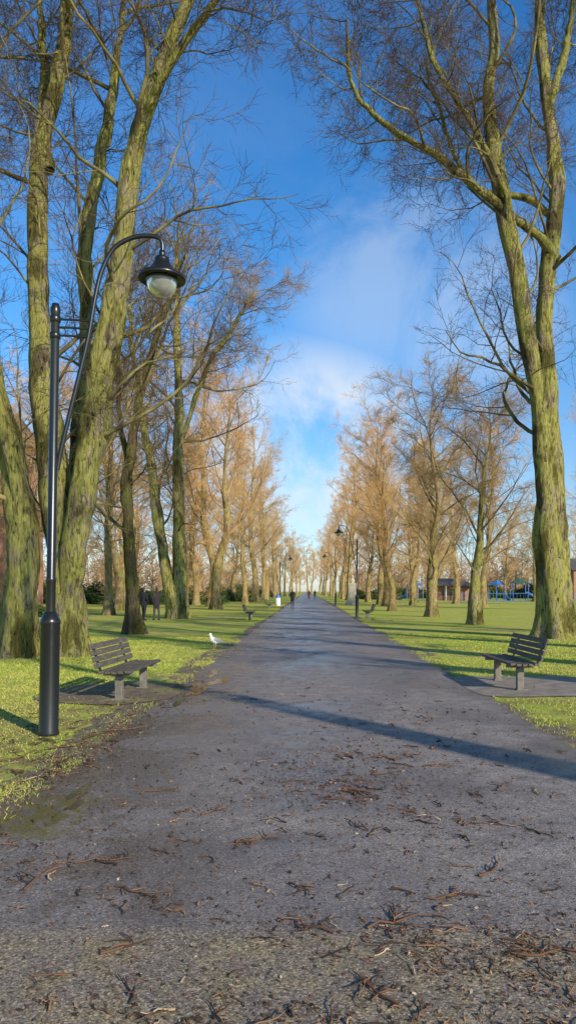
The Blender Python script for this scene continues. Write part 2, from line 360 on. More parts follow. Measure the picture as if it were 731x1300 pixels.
wl=math_(nt,'MULTIPLY',mapr(nt,X,-.2,-1.8),.8); wet=math_(nt,'MINIMUM',math_(nt,'ADD',wet,math_(nt,'MULTIPLY',wl,mapr(nt,nm,.43,.57))),1.0)
wet=math_(nt,'MULTIPLY',wet,math_(nt,'SUBTRACT',1.0,math_(nt,'MULTIPLY',near,.8)))
c=mix(nt,math_(nt,'MULTIPLY',wet,.9),c,mix(nt,1.0,c,(.50,.47,.46),'MULTIPLY'))
L(nt,c,b.inputs['Base Color'])
rg=math_(nt,'SUBTRACT',.62,math_(nt,'MULTIPLY',wet,.38)); L(nt,rg,b.inputs['Roughness'])
hh=math_(nt,'ADD',math_(nt,'ADD',math_(nt,'MULTIPLY',vs,.5),nf),math_(nt,'MULTIPLY',nm,3))
bn_=nt.nodes.new('ShaderNodeBump'); bn_.inputs['Distance'].default_value=.006; L(nt,math_(nt,'SUBTRACT',.75,math_(nt,'MULTIPLY',wet,.4)),bn_.inputs['Strength']); L(nt,hh,bn_.inputs['Height']); L(nt,bn_.outputs['Normal'],b.inputs['Normal'])

def strip(name,xl,xr,z,mat,jit,seed,ystart=-20,yend=900):
    r=np.random.default_rng(seed)
    ys=np.concatenate([np.arange(ystart,2,.5),np.arange(2,30,.08),np.arange(30,80,.4),np.arange(80,yend,10)])
    def j():
        w=r.normal(size=len(ys)); a=np.convolve(w,np.ones(5)/5,'same')*jit*1.2; bb=np.convolve(w,np.ones(41)/41,'same')*jit*4
        return a+bb
    l=xl+j(); rr=xr+j()
    V=np.concatenate([np.column_stack([l,ys,np.full(len(ys),z)]),np.column_stack([rr,ys,np.full(len(ys),z)])])
    n=len(ys); i=np.arange(n-1); F=np.stack([i,i+n,i+n+1,i+1],-1)
    return obj(name,mesh_from(name,V,[F],[mat],False),kind='structure')
strip('verge_soil',-2.47,2.95,.004,m_soil,.13,1)
strip('path',-2.14,2.72,.009,m_as,.05,2)

def blob(name,cx,cy,rx,ry,z,mat,seed,n=60,amp=.16,power=2.0):
    r=np.random.default_rng(seed); a=np.arange(n)/n*2*np.pi
    k=1+sum(amp/(j+1)*np.cos((j+1)*a+r.uniform(0,6.28)) for j in range(1,7))
    ca,sa=np.cos(a),np.sin(a); q=(np.abs(ca)**power+np.abs(sa)**power)**(-1/power)
    V=np.column_stack([cx+rx*k*q*ca,cy+ry*k*q*sa,np.full(n,z)])
    V=np.vstack([V,[cx,cy,z]]); i=np.arange(n); F=np.stack([i,(i+1)%n,np.full(n,n)],-1)
    return obj(name,mesh_from(name,V,[F],[mat],False),kind='structure')
blob('bench_ground',-3.0,11.8,1.0,1.25,.013,m_soil,4,amp=.12,power=3)
m_pad=simple('damp_paving',(.26,.22,.185),.65,.4,4,bmp=.4)
blob('bench_paving',3.75,12.7,1.15,1.35,.014,m_pad,5,amp=.05,power=6)
m_w,nt,b=newmat('shallow_water',.05,(.09,.078,.062),spec=.6)
bump(nt,b,noise(nt,coord(nt),9,3,.5),.12,.01)
for (cx,cy,rx,ry,sd_) in [(-1.78,12.2,.15,.7,8),(-1.55,13.2,.14,.45,17),(-1.8,14.6,.08,.6,18),(-1.78,6.1,.05,.35,9),(-1.72,5.6,.03,.15,10),(-1.85,10.6,.08,.4,27)]:
    blob('puddle_water',cx,cy,rx,ry,.0125,m_w,sd_,amp=.55,n=90)

r=np.random.default_rng(70)
def blades(n,x0,x1,y0,y1):
    u=r.random(n); y=y0*(y1/y0)**u; x=r.uniform(x0,x1,n)
    return x,y
xs=[];ys=[]
for (n,a,b_,c_,d_) in [(140000,-7.5,-2.1,4.6,26),(90000,2.75,9.5,7,28),(20000,-2.45,-2.05,4.6,24),(14000,2.65,3.0,6.5,26)]:
    x,y=blades(n,a,b_,c_,d_); xs.append(x); ys.append(y)
x=np.concatenate(xs); y=np.concatenate(ys)
pn=np.sin(x*2.3+np.sin(y*1.7)*1.3)*np.cos(y*1.9+np.sin(x*3.1))+.5*np.sin(x*5.1+y*2.6+1)*np.cos(y*4.3-x)+.4*np.sin(x*.9+y*.6+1)
edge=np.where(x<0,-2.2-x,x-2.78)
keep=(edge>-.12)&(r.random(len(x))<np.clip(.08+edge*.5+.5*pn,0.05,.95))
keep&=~((np.abs(x+3.0)<.9)&(np.abs(y-11.8)<1.15)&(r.random(len(x))<.93)); keep&=~((np.abs(x-3.75)<1.12)&(np.abs(y-12.7)<1.33))
x=x[keep];y=y[keep];n=len(x)
h=r.uniform(.010,.036,n)*(1+.35*np.sin(x*1.3+y)); w=r.uniform(.002,.0045,n)*(1+y/12)
a=r.uniform(0,6.28,n); ln=r.normal(size=(n,2))*.8*h[:,None]
base=np.column_stack([x,y,np.zeros(n)]); dx=np.column_stack([np.cos(a)*w,np.sin(a)*w,np.zeros(n)])
tip=base+np.column_stack([ln,h])
V=np.stack([base-dx,base+dx,tip],1).reshape(-1,3); F=np.arange(3*n).reshape(-1,3)
m_bl,nt,b=newmat('grass_blade',.7,spec=.2)
ge=nt.nodes.new('ShaderNodeNewGeometry')
c=ramp(nt,ge.outputs['Random Per Island'],[(0,(.14,.20,.025)),(.4,(.31,.40,.05)),(.76,(.49,.54,.10)),(.9,(.58,.49,.18)),(1,(.45,.31,.15))])
c=mix(nt,mapr(nt,noise(nt,coord(nt),.7,4,.6),.43,.60,0,.6),c,(.56,.50,.13))
L(nt,c,b.inputs['Base Color'])
obj('grass',mesh_from('grass',V,[F],[m_bl],False),kind='stuff',label='short bright green winter grass beside the path',category='grass')

# twig litter and fallen sticks
def stick_geo(r,cx,cy,Ln,th,z0,rad,nf=1):
    M=7; p=np.array([cx,cy,z0]); D=np.array([math.cos(th),math.sin(th),0]); pts=[p]
    for j in range(M-1):
        D=D+np.append(r.normal(size=2)*.36,0); D/=np.linalg.norm(D); p=p+D*Ln/(M-1); q=p.copy(); q[2]=z0+abs(r.normal())*rad*1.2; pts.append(q)
    G=[(np.array(pts),rad*np.linspace(1,.4,M))]
    for _ in range(nf):
        k=int(r.integers(1,M-1)); dk=pts[k+1]-pts[k]; a=math.atan2(dk[1],dk[0])+r.choice([-1,1])*r.uniform(.4,1.1); b0=pts[k]; bl=Ln*r.uniform(.2,.55)
        q=[b0]; 
        for j in range(M-1):
            a+=r.normal()*.25; q.append(q[-1]+np.array([math.cos(a),math.sin(a),r.uniform(0,.12)])*bl/(M-1))
        G.append((np.array(q),rad*np.linspace(.65,.3,M)))
    return G
m_tw,nt,b=newmat('fallen_twig',.85,spec=.25)
ge=nt.nodes.new('ShaderNodeNewGeometry')
L(nt,ramp(nt,ge.outputs['Random Per Island'],[(0,(.035,.025,.018)),(.4,(.095,.055,.035)),(.75,(.20,.10,.058)),(.92,(.30,.18,.10)),(1,(.50,.40,.28))]),b.inputs['Base Color'])
r=np.random.default_rng(81)
cl=[(.35,6.1,.30,.22,70),(.1,6.9,.5,.25,20),(.8,7.2,.4,.3,26),(-.3,6.4,.4,.4,18),(.75,5.2,.3,.25,26),(-.9,4.6,.5,.4,22),(.22,3.5,.35,.16,36),(.75,3.3,.25,.16,54),(.0,2.72,.4,.10,50),(-.75,2.75,.25,.14,22),(.95,2.95,.25,.2,26),(-.7,2.95,.25,.25,16),
    (-1.6,4.3,.3,.7,36),(1.2,4.4,.6,.8,32),(.9,7.5,1.1,1.0,34),(-2.2,7.2,.2,1.3,110),(-3.0,8,.6,1.8,160),(0,8.5,1.6,3,64),(1.3,3.6,.3,.25,28),(-.45,5.4,.6,.6,20),(.5,2.55,.7,.1,24),(-.25,7.1,.3,.3,14),(.9,9.5,.5,.8,20),(-.4,10,.7,1.2,20),(-.7,3.6,.5,.3,18),(.3,4.3,.9,.6,36),(1.6,8.7,.5,1.5,34),(-2.1,10,.15,2.5,80),(-3.5,6.5,.8,1.0,70)]
Ps=[];Rs=[]
for cx,cy,sx,sy,n in cl:
    for _ in range(n):
        x=cx+r.normal()*sx; y=cy+r.normal()*sy
        if y<2.2: continue
        big_=r.random()
        Ln=r.uniform(.015,.07) if big_<.7 else r.uniform(.08,.22)
        th=r.uniform(0,6.28) if r.random()<.5 else r.normal()*.6+math.pi/2
        for P,R in stick_geo(r,x,y,Ln,th,.014,r.uniform(.0022,.0046)*(1.25 if big_>.7 else 1)*(1+y/16),int(r.integers(1,4)) if big_>.7 else int(r.integers(0,2))): Ps.append(P);Rs.append(R)
tg=Geo(); tg.add(*tubes(np.array(Ps),np.array(Rs),4))
n=13000; C=np.array(cl); q=r.choice(len(cl),n,p=C[:,4]/C[:,4].sum())
x=C[q,0]+r.normal(size=n)*C[q,2]*1.5; y=np.maximum(2.3,C[q,1]+r.normal(size=n)*C[q,3]*1.6); sz=r.uniform(.002,.009,n)*(1+y/20); a=r.uniform(0,6.28,n)
c0=np.column_stack([x,y,np.full(n,.0145)]); e1=np.column_stack([np.cos(a),np.sin(a),r.normal(size=n)*.3])*sz[:,None]*1.4; e2=np.column_stack([-np.sin(a),np.cos(a),r.normal(size=n)*.3])*sz[:,None]*.8
V=np.stack([c0-e1,c0-e2*.8,c0+e1,c0+e2],1).reshape(-1,3); tg.add(V,np.arange(4*n).reshape(-1,4))
obj('twig_litter',tg.mesh('twig_litter',[m_tw]),kind='stuff',label='scattered reddish brown broken twigs on the tarmac',category='twigs')
big=[(-1.02,4.05,.34,.2),(-.45,4.75,.28,1.1),(.28,3.55,.42,.5),(.12,3.5,.25,2.2),(1.05,5.1,.22,.7),(-2.6,7.6,.7,.5),(-2.4,8.1,.8,.8),(-2.9,7.0,.6,.2),(.62,3.9,.3,.1),(-.75,5.35,.3,1.0),(1.5,6.0,.3,.3),(-.1,4.1,.25,-.4),(.35,2.9,.3,2.9),(-.35,2.75,.4,.15),(.15,5.75,.35,-.5),(.5,6.5,.3,.4),(-1.5,4.0,.4,1.3),(-1.35,4.4,.35,.5),(.9,3.3,.35,.3),(.25,6.0,.4,-.3),(-2.2,6.6,.5,1.2),(.95,4.2,.3,.2),(.4,5.0,.3,2.4),(-1.3,5.9,.35,.9),(.8,2.75,.3,.2),(-.9,3.3,.3,.5)]
for i,(x,y,Ln,th) in enumerate(big):
    sg=stick_geo(r,0,0,Ln,th,0,.0065,3)
    P=np.array([a for a,_ in sg]); R=np.array([b_ for _,b_ in sg]); V,F=tubes(P,R,6)
    o=obj('fallen_stick',mesh_from('fallen_stick',V,[F],[m_tw]),loc=(x,y,.018))
    o['label']='small forked broken brown stick lying on the ground'; o['category']='stick'; o['group']='sticks fallen on the path'

# ------------------------------------------------------------------ street lamp
m_bk,nt,b=newmat('black_gloss_paint',.3,(.012,.013,.014),0,.6)
bump(nt,b,noise(nt,coord(nt),30,4,.6),.12,.004)
m_gl,nt,b=newmat('frosted_glass',.12,(.50,.50,.48),0,.5); b.inputs['Transmission Weight'].default_value=.55
def tube_mesh(pts,rad,S,n=None):
    P=catmull(pts,n) if n else np.array(pts,float)
    R=np.full(len(P),rad)
    return tubes(P[None],R[None],S)
def make_lamp():
    e=bpy.data.objects.new('street_lamp',None); COL.objects.link(e)
    V,F=lathe([(0,-.05),(.11,-.05),(.115,.03),(.105,.06),(.105,1.22),(.112,1.24),(.112,1.27),(.1,1.29),(.07,1.36),(.055,1.37)],32)
    obj('base_sleeve',mesh_from('base_sleeve',V,[F],[m_bk]),e)
    G=Geo(); G.add(*lathe([(.052,1.36),(.052,1.7),(.056,1.71),(.056,1.74),(.05,1.75),(.047,4.66),(.055,4.68),(.055,4.74),(.045,4.76),(.04,4.79),(0,4.8)],24))
    obj('pole',G.mesh('pole',[m_bk]),e)
    G=Geo(); 
    for z,x1 in ((4.44,.365),(4.53,.385),(4.62,.40)): G.add(*tubes(np.array([[(0,0,z),(x1*.5,0,z+.005),(x1+.02,0,z)]]),np.full((1,3),.013),8))
    G.add(*lathe([(.05,4.40),(.06,4.41),(.06,4.46),(.05,4.47)],20)); G.add(*lathe([(.05,4.58),(.06,4.59),(.06,4.65),(.05,4.66)],20))
    obj('bracket',G.mesh('bracket',[m_bk]),e)
    arm=[(.05,0,2.95),(.09,0,3.2),(.22,0,3.8),(.35,0,4.4),(.42,0,4.85),(.49,0,5.18),(.62,0,5.45),(.83,0,5.59),(1.02,0,5.62),(1.12,0,5.60),(1.155,0,5.53),(1.155,0,5.43)]
    G=Geo(); G.add(*tube_mesh(arm,.026,12,60)); obj('arm',G.mesh('arm',[m_bk]),e)
    V,F=lathe([(.0,5.46),(.035,5.46),(.04,5.42),(.03,5.40),(.075,5.385),(.085,5.36),(.08,5.33),(.095,5.32),(.125,5.27),(.17,5.225),(.235,5.19),(.268,5.165),(.27,5.135),(.262,5.13),(.255,5.155),(.19,5.18),(.0,5.2)],36,(1.155,0,0))
    obj('lamp_shade',mesh_from('lamp_shade',V,[F],[m_bk]),e)
    V,F=lathe([(.165,5.17),(.172,5.12),(.165,5.07),(.145,5.02),(.11,4.975),(.06,4.95),(0,4.943)],32,(1.155,0,0))
    obj('lantern_glass',mesh_from('lantern_glass',V,[F],[m_gl]),e)
    V,F=lathe([(.172,5.15),(.182,5.148),(.182,5.12),(.173,5.118)],32,(1.155,0,0)); obj('glass_ring',mesh_from('glass_ring',V,[F],[m_bk]),e)
    e['category']='street lamp'; e['group']='street lamps along the path'; return e
lamp=make_lamp(); lamp.location=(-2.87,8.4,0); lamp.rotation_euler=(0,.016,.12)
lamp['label']='tall black street lamp with curved swan-neck arm beside bench'
for (x,y,rz) in [(3.05,46.5,math.pi+.2),(2.95,79,math.pi),(-3.05,85,0)]:
    copy_thing(lamp,(x,y,0),(0,0,rz),label='black curved-arm street lamp standing on the grass verge')

# ------------------------------------------------------------------ bench
m_wd,nt,b=newmat('weathered_dark_timber',.6,spec=.4)
v=coord(nt,(14,1.5,14)); n=noise(nt,v,3,6,.7)
L(nt,ramp(nt,n,[(.3,(.04,.035,.03)),(.55,(.12,.10,.08)),(.75,(.27,.23,.18))]),b.inputs['Base Color']); bump(nt,b,n,.5,.005)
m_leg=simple('grey_bench_leg',(.18,.165,.14),.75,.35,12,bmp=.3)
def bevel(o,w=.006):
    md=o.modifiers.new('bevel','BEVEL'); md.width=w; md.segments=2; md.limit_method='ANGLE'
def make_bench():
    e=bpy.data.objects.new('park_bench',None); COL.objects.link(e); LN=1.85
    G=Geo()
    for i in range(5): G.add(*box((-.19+i*.094,0,.43+[.0,-.008,-.010,-.006,.004][i]),(.078,LN,.036),Matrix.Rotation([-.03,-.01,.02,0,.08][i],3,'Y')))
    bevel(obj('seat',G.mesh('seat',[m_wd],False),e))
    G=Geo(); al=math.radians(17)
    for i in range(4):
        h=.09+i*.096; G.add(*box((-.245-h*math.sin(al),0,.43+h*math.cos(al)),(.034,LN,.080),Matrix.Rotation(-al,3,'Y')))
    bevel(obj('backrest',G.mesh('backrest',[m_wd],False),e))
    for yy in (-.66,.66):
        G=Geo(); G.add(*box((0,yy,.17),(.11,.10,.38))); G.add(*box((-.0,yy,.385),(.44,.07,.05)))
        G.add(*box((-.02,yy,.01),(.18,.14,.03)))
        bevel(obj('leg',G.mesh('leg',[m_leg],False),e),.012)
        G=Geo(); h=.2; G.add(*box((-.278-h*math.sin(al),yy,.42+h*math.cos(al)),(.026,.055,.44),Matrix.Rotation(-al,3,'Y')))
        bevel(obj('back_support',G.mesh('back_support',[m_bk],False),e),.004)
    e['category']='bench'; e['group']='benches along the path'; return e
bn=make_bench(); bn.location=(-2.72,11.75,0); bn.rotation_euler=(0,0,-.05)
bn['label']='weathered slatted bench with grey legs on muddy ground'
copy_thing(bn,(3.38,12.75,.012),(0,0,math.pi+.02),label='dark slatted timber bench on damp paving by the path')
copy_thing(bn,(-3.15,42,0),(0,0,0),label='dark slatted bench facing the path on grass')
copy_thing(bn,(3.5,44,0),(0,0,math.pi),label='dark slatted bench facing the path on grass')
copy_thing(bn,(-3.3,66,0),(0,0,0),label='dark slatted bench facing the path on grass')

# ------------------------------------------------------------------ remeshed figures
def remesh(G,vox,mats,sm=3):
    me=G.mesh('tmp',[]); o=bpy.data.objects.new('tmp',me); COL.objects.link(o)
    md=o.modifiers.new('r','REMESH'); md.mode='VOXEL'; md.voxel_size=vox; md.use_smooth_shade=True
    s=o.modifiers.new('s','SMOOTH'); s.iterations=sm; s.factor=.5
    dg=bpy.context.evaluated_depsgraph_get(); dg.update()
    out=bpy.data.meshes.new_from_object(o.evaluated_get(dg)); bpy.data.objects.remove(o)
    out.materials.clear()
    for m in mats: out.materials.append(m)
    return out
def limb(G,pts,rad,sc=(1,1,1),c=None):
    pts=np.array(pts,float); rad=np.array(rad,float)
    d0=norm(pts[0]-pts[1]); d1=norm(pts[-1]-pts[-2])
    P=[pts[0]+d0*rad[0],pts[0]+d0*rad[0]*.75]+list(pts)+[pts[-1]+d1*rad[-1]*.75,pts[-1]+d1*rad[-1]]
    R=[.0008,rad[0]*.66]+list(rad)+[rad[-1]*.66,.0008]
    V,F=tubes(np.array(P)[None],np.array(R)[None],14)
    if c is not None: V=(V-np.array(c))*np.array(sc)+np.array(c)
    G.add(V,F)
m_skin=simple('skin',(.45,.27,.19),.6,.1); 
def cloth(n,c): return simple(n,c,.9,.2,20)
m_shoe=cloth('shoe',(.03,.03,.03)); hairm=simple('hair',(.04,.025,.015),.7,.3,40)
def make_person(jc,tc,walk,label,loc,rz,long_hair=False):
    mj=cloth('jacket_cloth',jc); mt=cloth('trouser_cloth',tc)
    G=Geo(); w=walk
    for sgn in (-1,1):
        st=sgn*w
        limb(G,[(sgn*.095,0,.90),(sgn*.10,-.13*st*1.6,.50),(sgn*.10,-.30*st+(.05 if st<0 else 0),.10)],[.092,.062,.045])
        limb(G,[(sgn*.10,-.30*st+.05,.05),(sgn*.115,-.30*st-.13,.045)],[.042,.036])
        limb(G,[(sgn*.17,0,1.42),(sgn*.255,.06,1.14),(sgn*.20,-.10,.97)],[.052,.042,.034])
        limb(G,[(sgn*.20,-.10,.97),(sgn*.165,-.13,.92)],[.034,.036])
    limb(G,[(0,0,.92),(0,0,1.1),(0,0,1.3),(0,0,1.43)],[.155,.145,.17,.13],(1,.66,1),(0,0,1.1))
    limb(G,[(0,.005,1.42),(0,-.012,1.55)],[.062,.052])
    limb(G,[(0,-.018,1.575),(0,-.01,1.64),(0,0,1.70)],[.056,.078,.072],(1,1.15,1),(0,0,1.6))
    limb(G,[(0,-.09,1.645),(0,-.108,1.62)],[.012,.013])
    for sgn in (-1,1): limb(G,[(sgn*.076,.01,1.66),(sgn*.08,.012,1.62)],[.012,.010])
    me=remesh(G,.016,[m_skin,mt,m_shoe,mj])
    mi=[]
    for p in me.polygons:
        z=p.center[2]; mi.append(2 if z<.095 else 1 if z<.95 else 3 if z<1.46 else 0)
    me.polygons.foreach_set('material_index',mi)
    e=obj('person',me,loc=loc,rot=(0,0,rz),label=label,category='person')
    G=Geo()
    limb(G,[(0,0,.80),(0,0,.95),(0,0,1.1),(0,0,1.3),(0,0,1.44)],[.19,.178,.165,.19,.14],(1,.72,1),(0,0,1.1))
    for sgn in (-1,1): limb(G,[(sgn*.17,0,1.42),(sgn*.262,.06,1.14),(sgn*.205,-.105,.96)],[.066,.056,.05])
    limb(G,[(0,.01,1.46),(0,0,1.49)],[.085,.075])
    obj('jacket',remesh(G,.018,[mj]),e)
    G=Geo(); limb(G,[(0,.03,1.63),(0,.025,1.70),(0,.01,1.725)],[.075,.078,.07],(1,1.1,1),(0,0,1.6))
    if long_hair: limb(G,[(0,.06,1.65),(0,.085,1.5),(0,.09,1.38)],[.07,.065,.04])
    obj('hair',remesh(G,.014,[hairm]),e)
    return e
make_person((.02,.02,.025),(.02,.022,.03),.2,'person in black coat standing with hands in pockets',(-8.75,40.6,0),2.6)
make_person((.03,.025,.03),(.05,.05,.075),.3,'person in dark jacket and long hair standing on grass',(-8.2,41.2,0),-2.4,True)
w1=make_person((.02,.022,.03),(.025,.025,.03),1.0,'person in dark coat walking along the path',(-1.45,74,0),0)
w2=make_person((.16,.03,.03),(.03,.03,.05),1.0,'person in dark red jacket walking on the path',(.3,140,0),math.pi)
copy_thing(w1,(1.5,150,0),(0,0,math.pi)); copy_thing(w1,(19.5,118,0),(0,0,1.2))

# gull
m_wh=simple('white_feathers',(.78,.77,.74),.8,.06,10); m_gy=simple('grey_wing_feathers',(.33,.35,.38),.8,.12,10); m_or=simple('bill_and_legs',(.55,.28,.12),.5,.1)
G=Geo()
limb(G,[(-.2,0,.20),(-.1,0,.225),(.03,0,.255),(.11,0,.295),(.15,0,.36)],[.028,.062,.085,.07,.042],(1,.9,1),(0,0,.22))
limb(G,[(.15,0,.36),(.16,0,.40),(.17,0,.425)],[.042,.036,.04]); limb(G,[(.18,0,.422),(.208,0,.418)],[.026,.014]); limb(G,[(-.2,0,.20),(-.27,0,.18)],[.028,.016],(1,1.5,1),(0,0,.22))
for sg in (-1,1):
    limb(G,[(.0,sg*.03,.19),(.005,sg*.032,.09),(-.005,sg*.032,.015)],[.014,.008,.007]); limb(G,[(-.005,sg*.032,.012),(.05,sg*.036,.008)],[.008,.008])
gm=remesh(G,.0065,[m_wh,m_or],2)
gm.polygons.foreach_set('material_index',[1 if p.center[2]<.15 else 0 for p in gm.polygons])
gull=obj('gull',gm,category='bird')
for sg in (-1,1):
    G=Geo(); limb(G,[(.08,sg*.062,.29),(0,sg*.078,.275),(-.12,sg*.06,.24),(-.26,sg*.02,.20),(-.32,sg*.008,.19)],[.035,.05,.038,.018,.008],(1,.55,1),(0,sg*.06,.24))
    obj('wing',remesh(G,.0065,[m_gy],2),gull)
G=Geo(); limb(G,[(.20,0,.418),(.242,0,.41),(.252,0,.402)],[.012,.009,.006]); obj('bill',remesh(G,.003,[m_or],1),gull)
gull.location=(-2.5,20.5,.0); gull.rotation_euler=(0,0,-2.25); gull['label']='white and grey gull standing on the grass edge'

# ------------------------------------------------------------------ buildings
def brick_mat(name,c1,c2,sc=3.2):
    m,nt,b=newmat(name,.85)
    tc=nt.nodes.new('ShaderNodeTexCoord'); s3=sepxyz(nt,tc.outputs['Object']); cb=nt.nodes.new('ShaderNodeCombineXYZ')
    L(nt,math_(nt,'ADD',s3[0],s3[1]),cb.inputs[0]); L(nt,s3[2],cb.inputs[1])
    br=nt.nodes.new('ShaderNodeTexBrick'); br.inputs['Scale'].default_value=sc; br.inputs['Color1'].default_value=(*c1,1); br.inputs['Color2'].default_value=(*c2,1); br.inputs['Mortar'].default_value=(.35,.32,.28,1)
    br.inputs['Mortar Size'].default_value=.015; L(nt,cb.outputs[0],br.inputs['Vector'])
    n=noise(nt,tc.outputs['Object'],.6,4,.6); L(nt,mix(nt,.35,br.outputs['Color'],ramp(nt,n,[(.3,(.2,.1,.07)),(.7,(.5,.3,.2))])),b.inputs['Base Color']); return m
m_br=brick_mat('red_brick',(.33,.13,.08),(.42,.19,.11)); m_roof=simple('slate_roof',(.10,.09,.09),.7,.3,3); m_pane,_,_=newmat('window_glass',.08,(.03,.035,.045),0,.8); m_wf=simple('white_frame',(.7,.69,.66),.5,.05)
m_st=simple('pale_stone',(.48,.42,.33),.85,.2,1.5,bmp=.3)
def win_mesh(w,h):
    G=Geo(); G.add(*box((0,-.02,0),(w-.12,.03,h-.12)),1)
    for sx in (-1,1): G.add(*box((sx*(w/2-.03),-.04,0),(.07,.08,h)),0)
    for sz in (-1,1): G.add(*box((0,-.045,sz*(h/2-.03)),(w-.13,.07,.07)),0)
    G.add(*box((0,-.047,0),(.04,.05,h-.13)),0); G.add(*box((-0.0,-.05,.0),(w-.13,.044,.04)),0)
    return G.mesh('window',[m_wf,m_pane],False)
def building(name,loc,W,D,H,floors,cols,label,roofh,rz=0,chim=True,wallm=None):
    e=bpy.data.objects.new(name,None); COL.objects.link(e); e.location=loc; e.rotation_euler=(0,0,rz); e['label']=label; e['category']='building'
    G=Geo(); G.add(*box((0,0,H/2),(W,D,H))); obj('wall',G.mesh('wall',[wallm or m_br],False),e)
    o=.4; V=[(-W/2-o,-D/2-o,H+.01),(W/2+o,-D/2-o,H+.01),(W/2+o,D/2+o,H+.01),(-W/2-o,D/2+o,H+.01),(-W/2-o,0,H+roofh),(W/2+o,0,H+roofh)]
    rf=obj('roof',mesh_from('roof',V,[np.array([[0,1,5,4],[2,3,4,5],[3,2,1,0]]),np.array([[1,2,5],[3,0,4]])],[m_roof],False),e)
    if chim:
        for sx in (-.3,.33):
            G=Geo(); G.add(*box((W*sx,0,H+roofh+.3),(.9,.6,1.8))); G.add(*box((W*sx,0,H+roofh+1.26),(1.05,.75,.12)))
            for k in (-.25,.25): G.add(*lathe([(.1,H+roofh+1.32),(.09,H+roofh+1.7),(0,H+roofh+1.7)],10,(W*sx+k,0,0)))
            obj('chimney',G.mesh('chimney',[wallm or m_br],False),rf)
    fh=H/floors; ww=min(1.4,W/cols*.5); wm=win_mesh(ww,fh*.52)
    for f in range(floors):
        for c_ in range(cols):
            x=-W/2+(c_+.5)*W/cols; z=fh*(f+.52)
            if f==0 and c_==cols//2:
                G=Geo(); G.add(*box((x,-D/2-.03,1.05),(1.0,.08,2.1))); obj('door',G.mesh('door',[m_bk],False),e); continue
            obj('window',wm,e,(x,-D/2,z))
    n2=max(2,int(D/3.5))
    for f in range(floors):
        for c_ in range(n2): obj('window',wm,e,(W/2,-D/2+(c_+.5)*D/n2,fh*(f+.52)),(0,0,math.pi/2))
    return e
building('apartment_block',(-39.3,80,0),18,12,17,5,6,'tall red brick apartment block behind the trees',3,-.15)
building('brick_house',(62,150,0),22,10,5.5,2,7,'low brown brick building beyond the playground',2.5,0,False)

m_gn=simple('green_paint',(.05,.14,.09),.5,.2); m_blu=simple('blue_paint',(.04,.18,.50),.45,.15)
e=bpy.data.objects.new('park_kiosk',None); COL.objects.link(e); e.location=(23.8,126,0); e['label']='small dark park kiosk with pitched roof on lawn'; e['category']='kiosk'
G=Geo(); G.add(*box((0,1,1.2),(6,3,2.4))); obj('wall',G.mesh('wall',[m_br],False),e)
V=[(-3.6,-2.2,2.41),(3.6,-2.2,2.41),(3.6,3,2.41),(-3.6,3,2.41),(-2,.4,3.7),(2,.4,3.7)]
obj('roof',mesh_from('roof',V,[np.array([[0,1,5,4],[2,3,4,5],[3,2,1,0]]),np.array([[1,2,5],[3,0,4]])],[m_roof],False),e)
for x in (-3.3,-1.1,1.1,3.3):
    G=Geo(); G.add(*box((x,-2,1.2),(.16,.16,2.4))); obj('post',G.mesh('post',[m_wf],False),e)
G=Geo(); G.add(*box((0,-.53,1.4),(3.2,.06,1.1))); obj('serving_hatch',G.mesh('hatch',[m_pane],False),e)
def frame(loc,rz,mp,mr,lab,sc=1):
    e=bpy.data.objects.new('climbing_frame',None); COL.objects.link(e); e.location=loc; e.rotation_euler=(0,0,rz); e.scale=(sc,)*3; e['label']=lab; e['category']='playground equipment'; e['group']='playground equipment on the lawn'
    for x in (-1.2,1.2):
        for y in (-.8,.8):
            G=Geo(); G.add(*lathe([(.07,0),(.07,2.9),(0,2.95)],10,(x,y,0))); obj('post',G.mesh('post',[mp]),e)
    G=Geo(); G.add(*box((0,0,1.2),(2.3,1.5,.1))); obj('platform',G.mesh('platform',[m_wd],False),e)
    V=[(-1.4,-1,2.8),(1.4,-1,2.8),(1.4,1,2.8),(-1.4,1,2.8),(0,0,3.6)]
    obj('roof',mesh_from('roof',V,[np.array([[0,1,4],[1,2,4],[2,3,4],[3,0,4]])],[mr],False),e)
    G=Geo(); G.add(*box((2.4,0,.65),(2.7,.6,.06),Matrix.Rotation(.45,3,'Y')))
    for sy in (-.33,.33): G.add(*box((2.4,sy,.78),(2.7,.05,.26),Matrix.Rotation(.45,3,'Y')))
    obj('slide',G.mesh('slide',[mp],False),e)
frame((33,118,0),0,m_blu,m_gn,'blue climbing frame with green roof and slide')
frame((38,120,0),1.2,m_gn,m_blu,'green climbing frame with blue roof and slide',1.1)
frame((17.6,124,0),2.4,m_blu,m_blu,'blue climbing frame with slide near kiosk',.9)
frame((29,116,0),.7,m_blu,m_blu,'blue climbing frame with slide near kiosk',.9)
def fence(loc,Ln,H,mat,label,rz=0,step=.5):
    e=bpy.data.objects.new('railing_fence',None); COL.objects.link(e); e.location=loc; e.rotation_euler=(0,0,rz); e['label']=label; e['category']='fence'
    G=Geo(); n=int(Ln/step)
    for i in range(n+1): G.add(*box((i*step-Ln/2,0,H/2),(.035,.035,H)))
    obj('bars',G.mesh('bars',[mat],False),e)
    G=Geo(); G.add(*box((0,-.03,H-.1),(Ln,.03,.05))); G.add(*box((0,-.03,.15),(Ln,.03,.05))); obj('rail',G.mesh('rail',[mat],False),e)
fence((36,112,0),26,1.3,m_blu,'low blue railing fence around the playground')
fence((70,112,0),40,2.6,m_gn,'tall green mesh court fence',0,.4)
fence((-30,100,0),36,1.3,m_gn,'low green railing fence beyond the lawn')
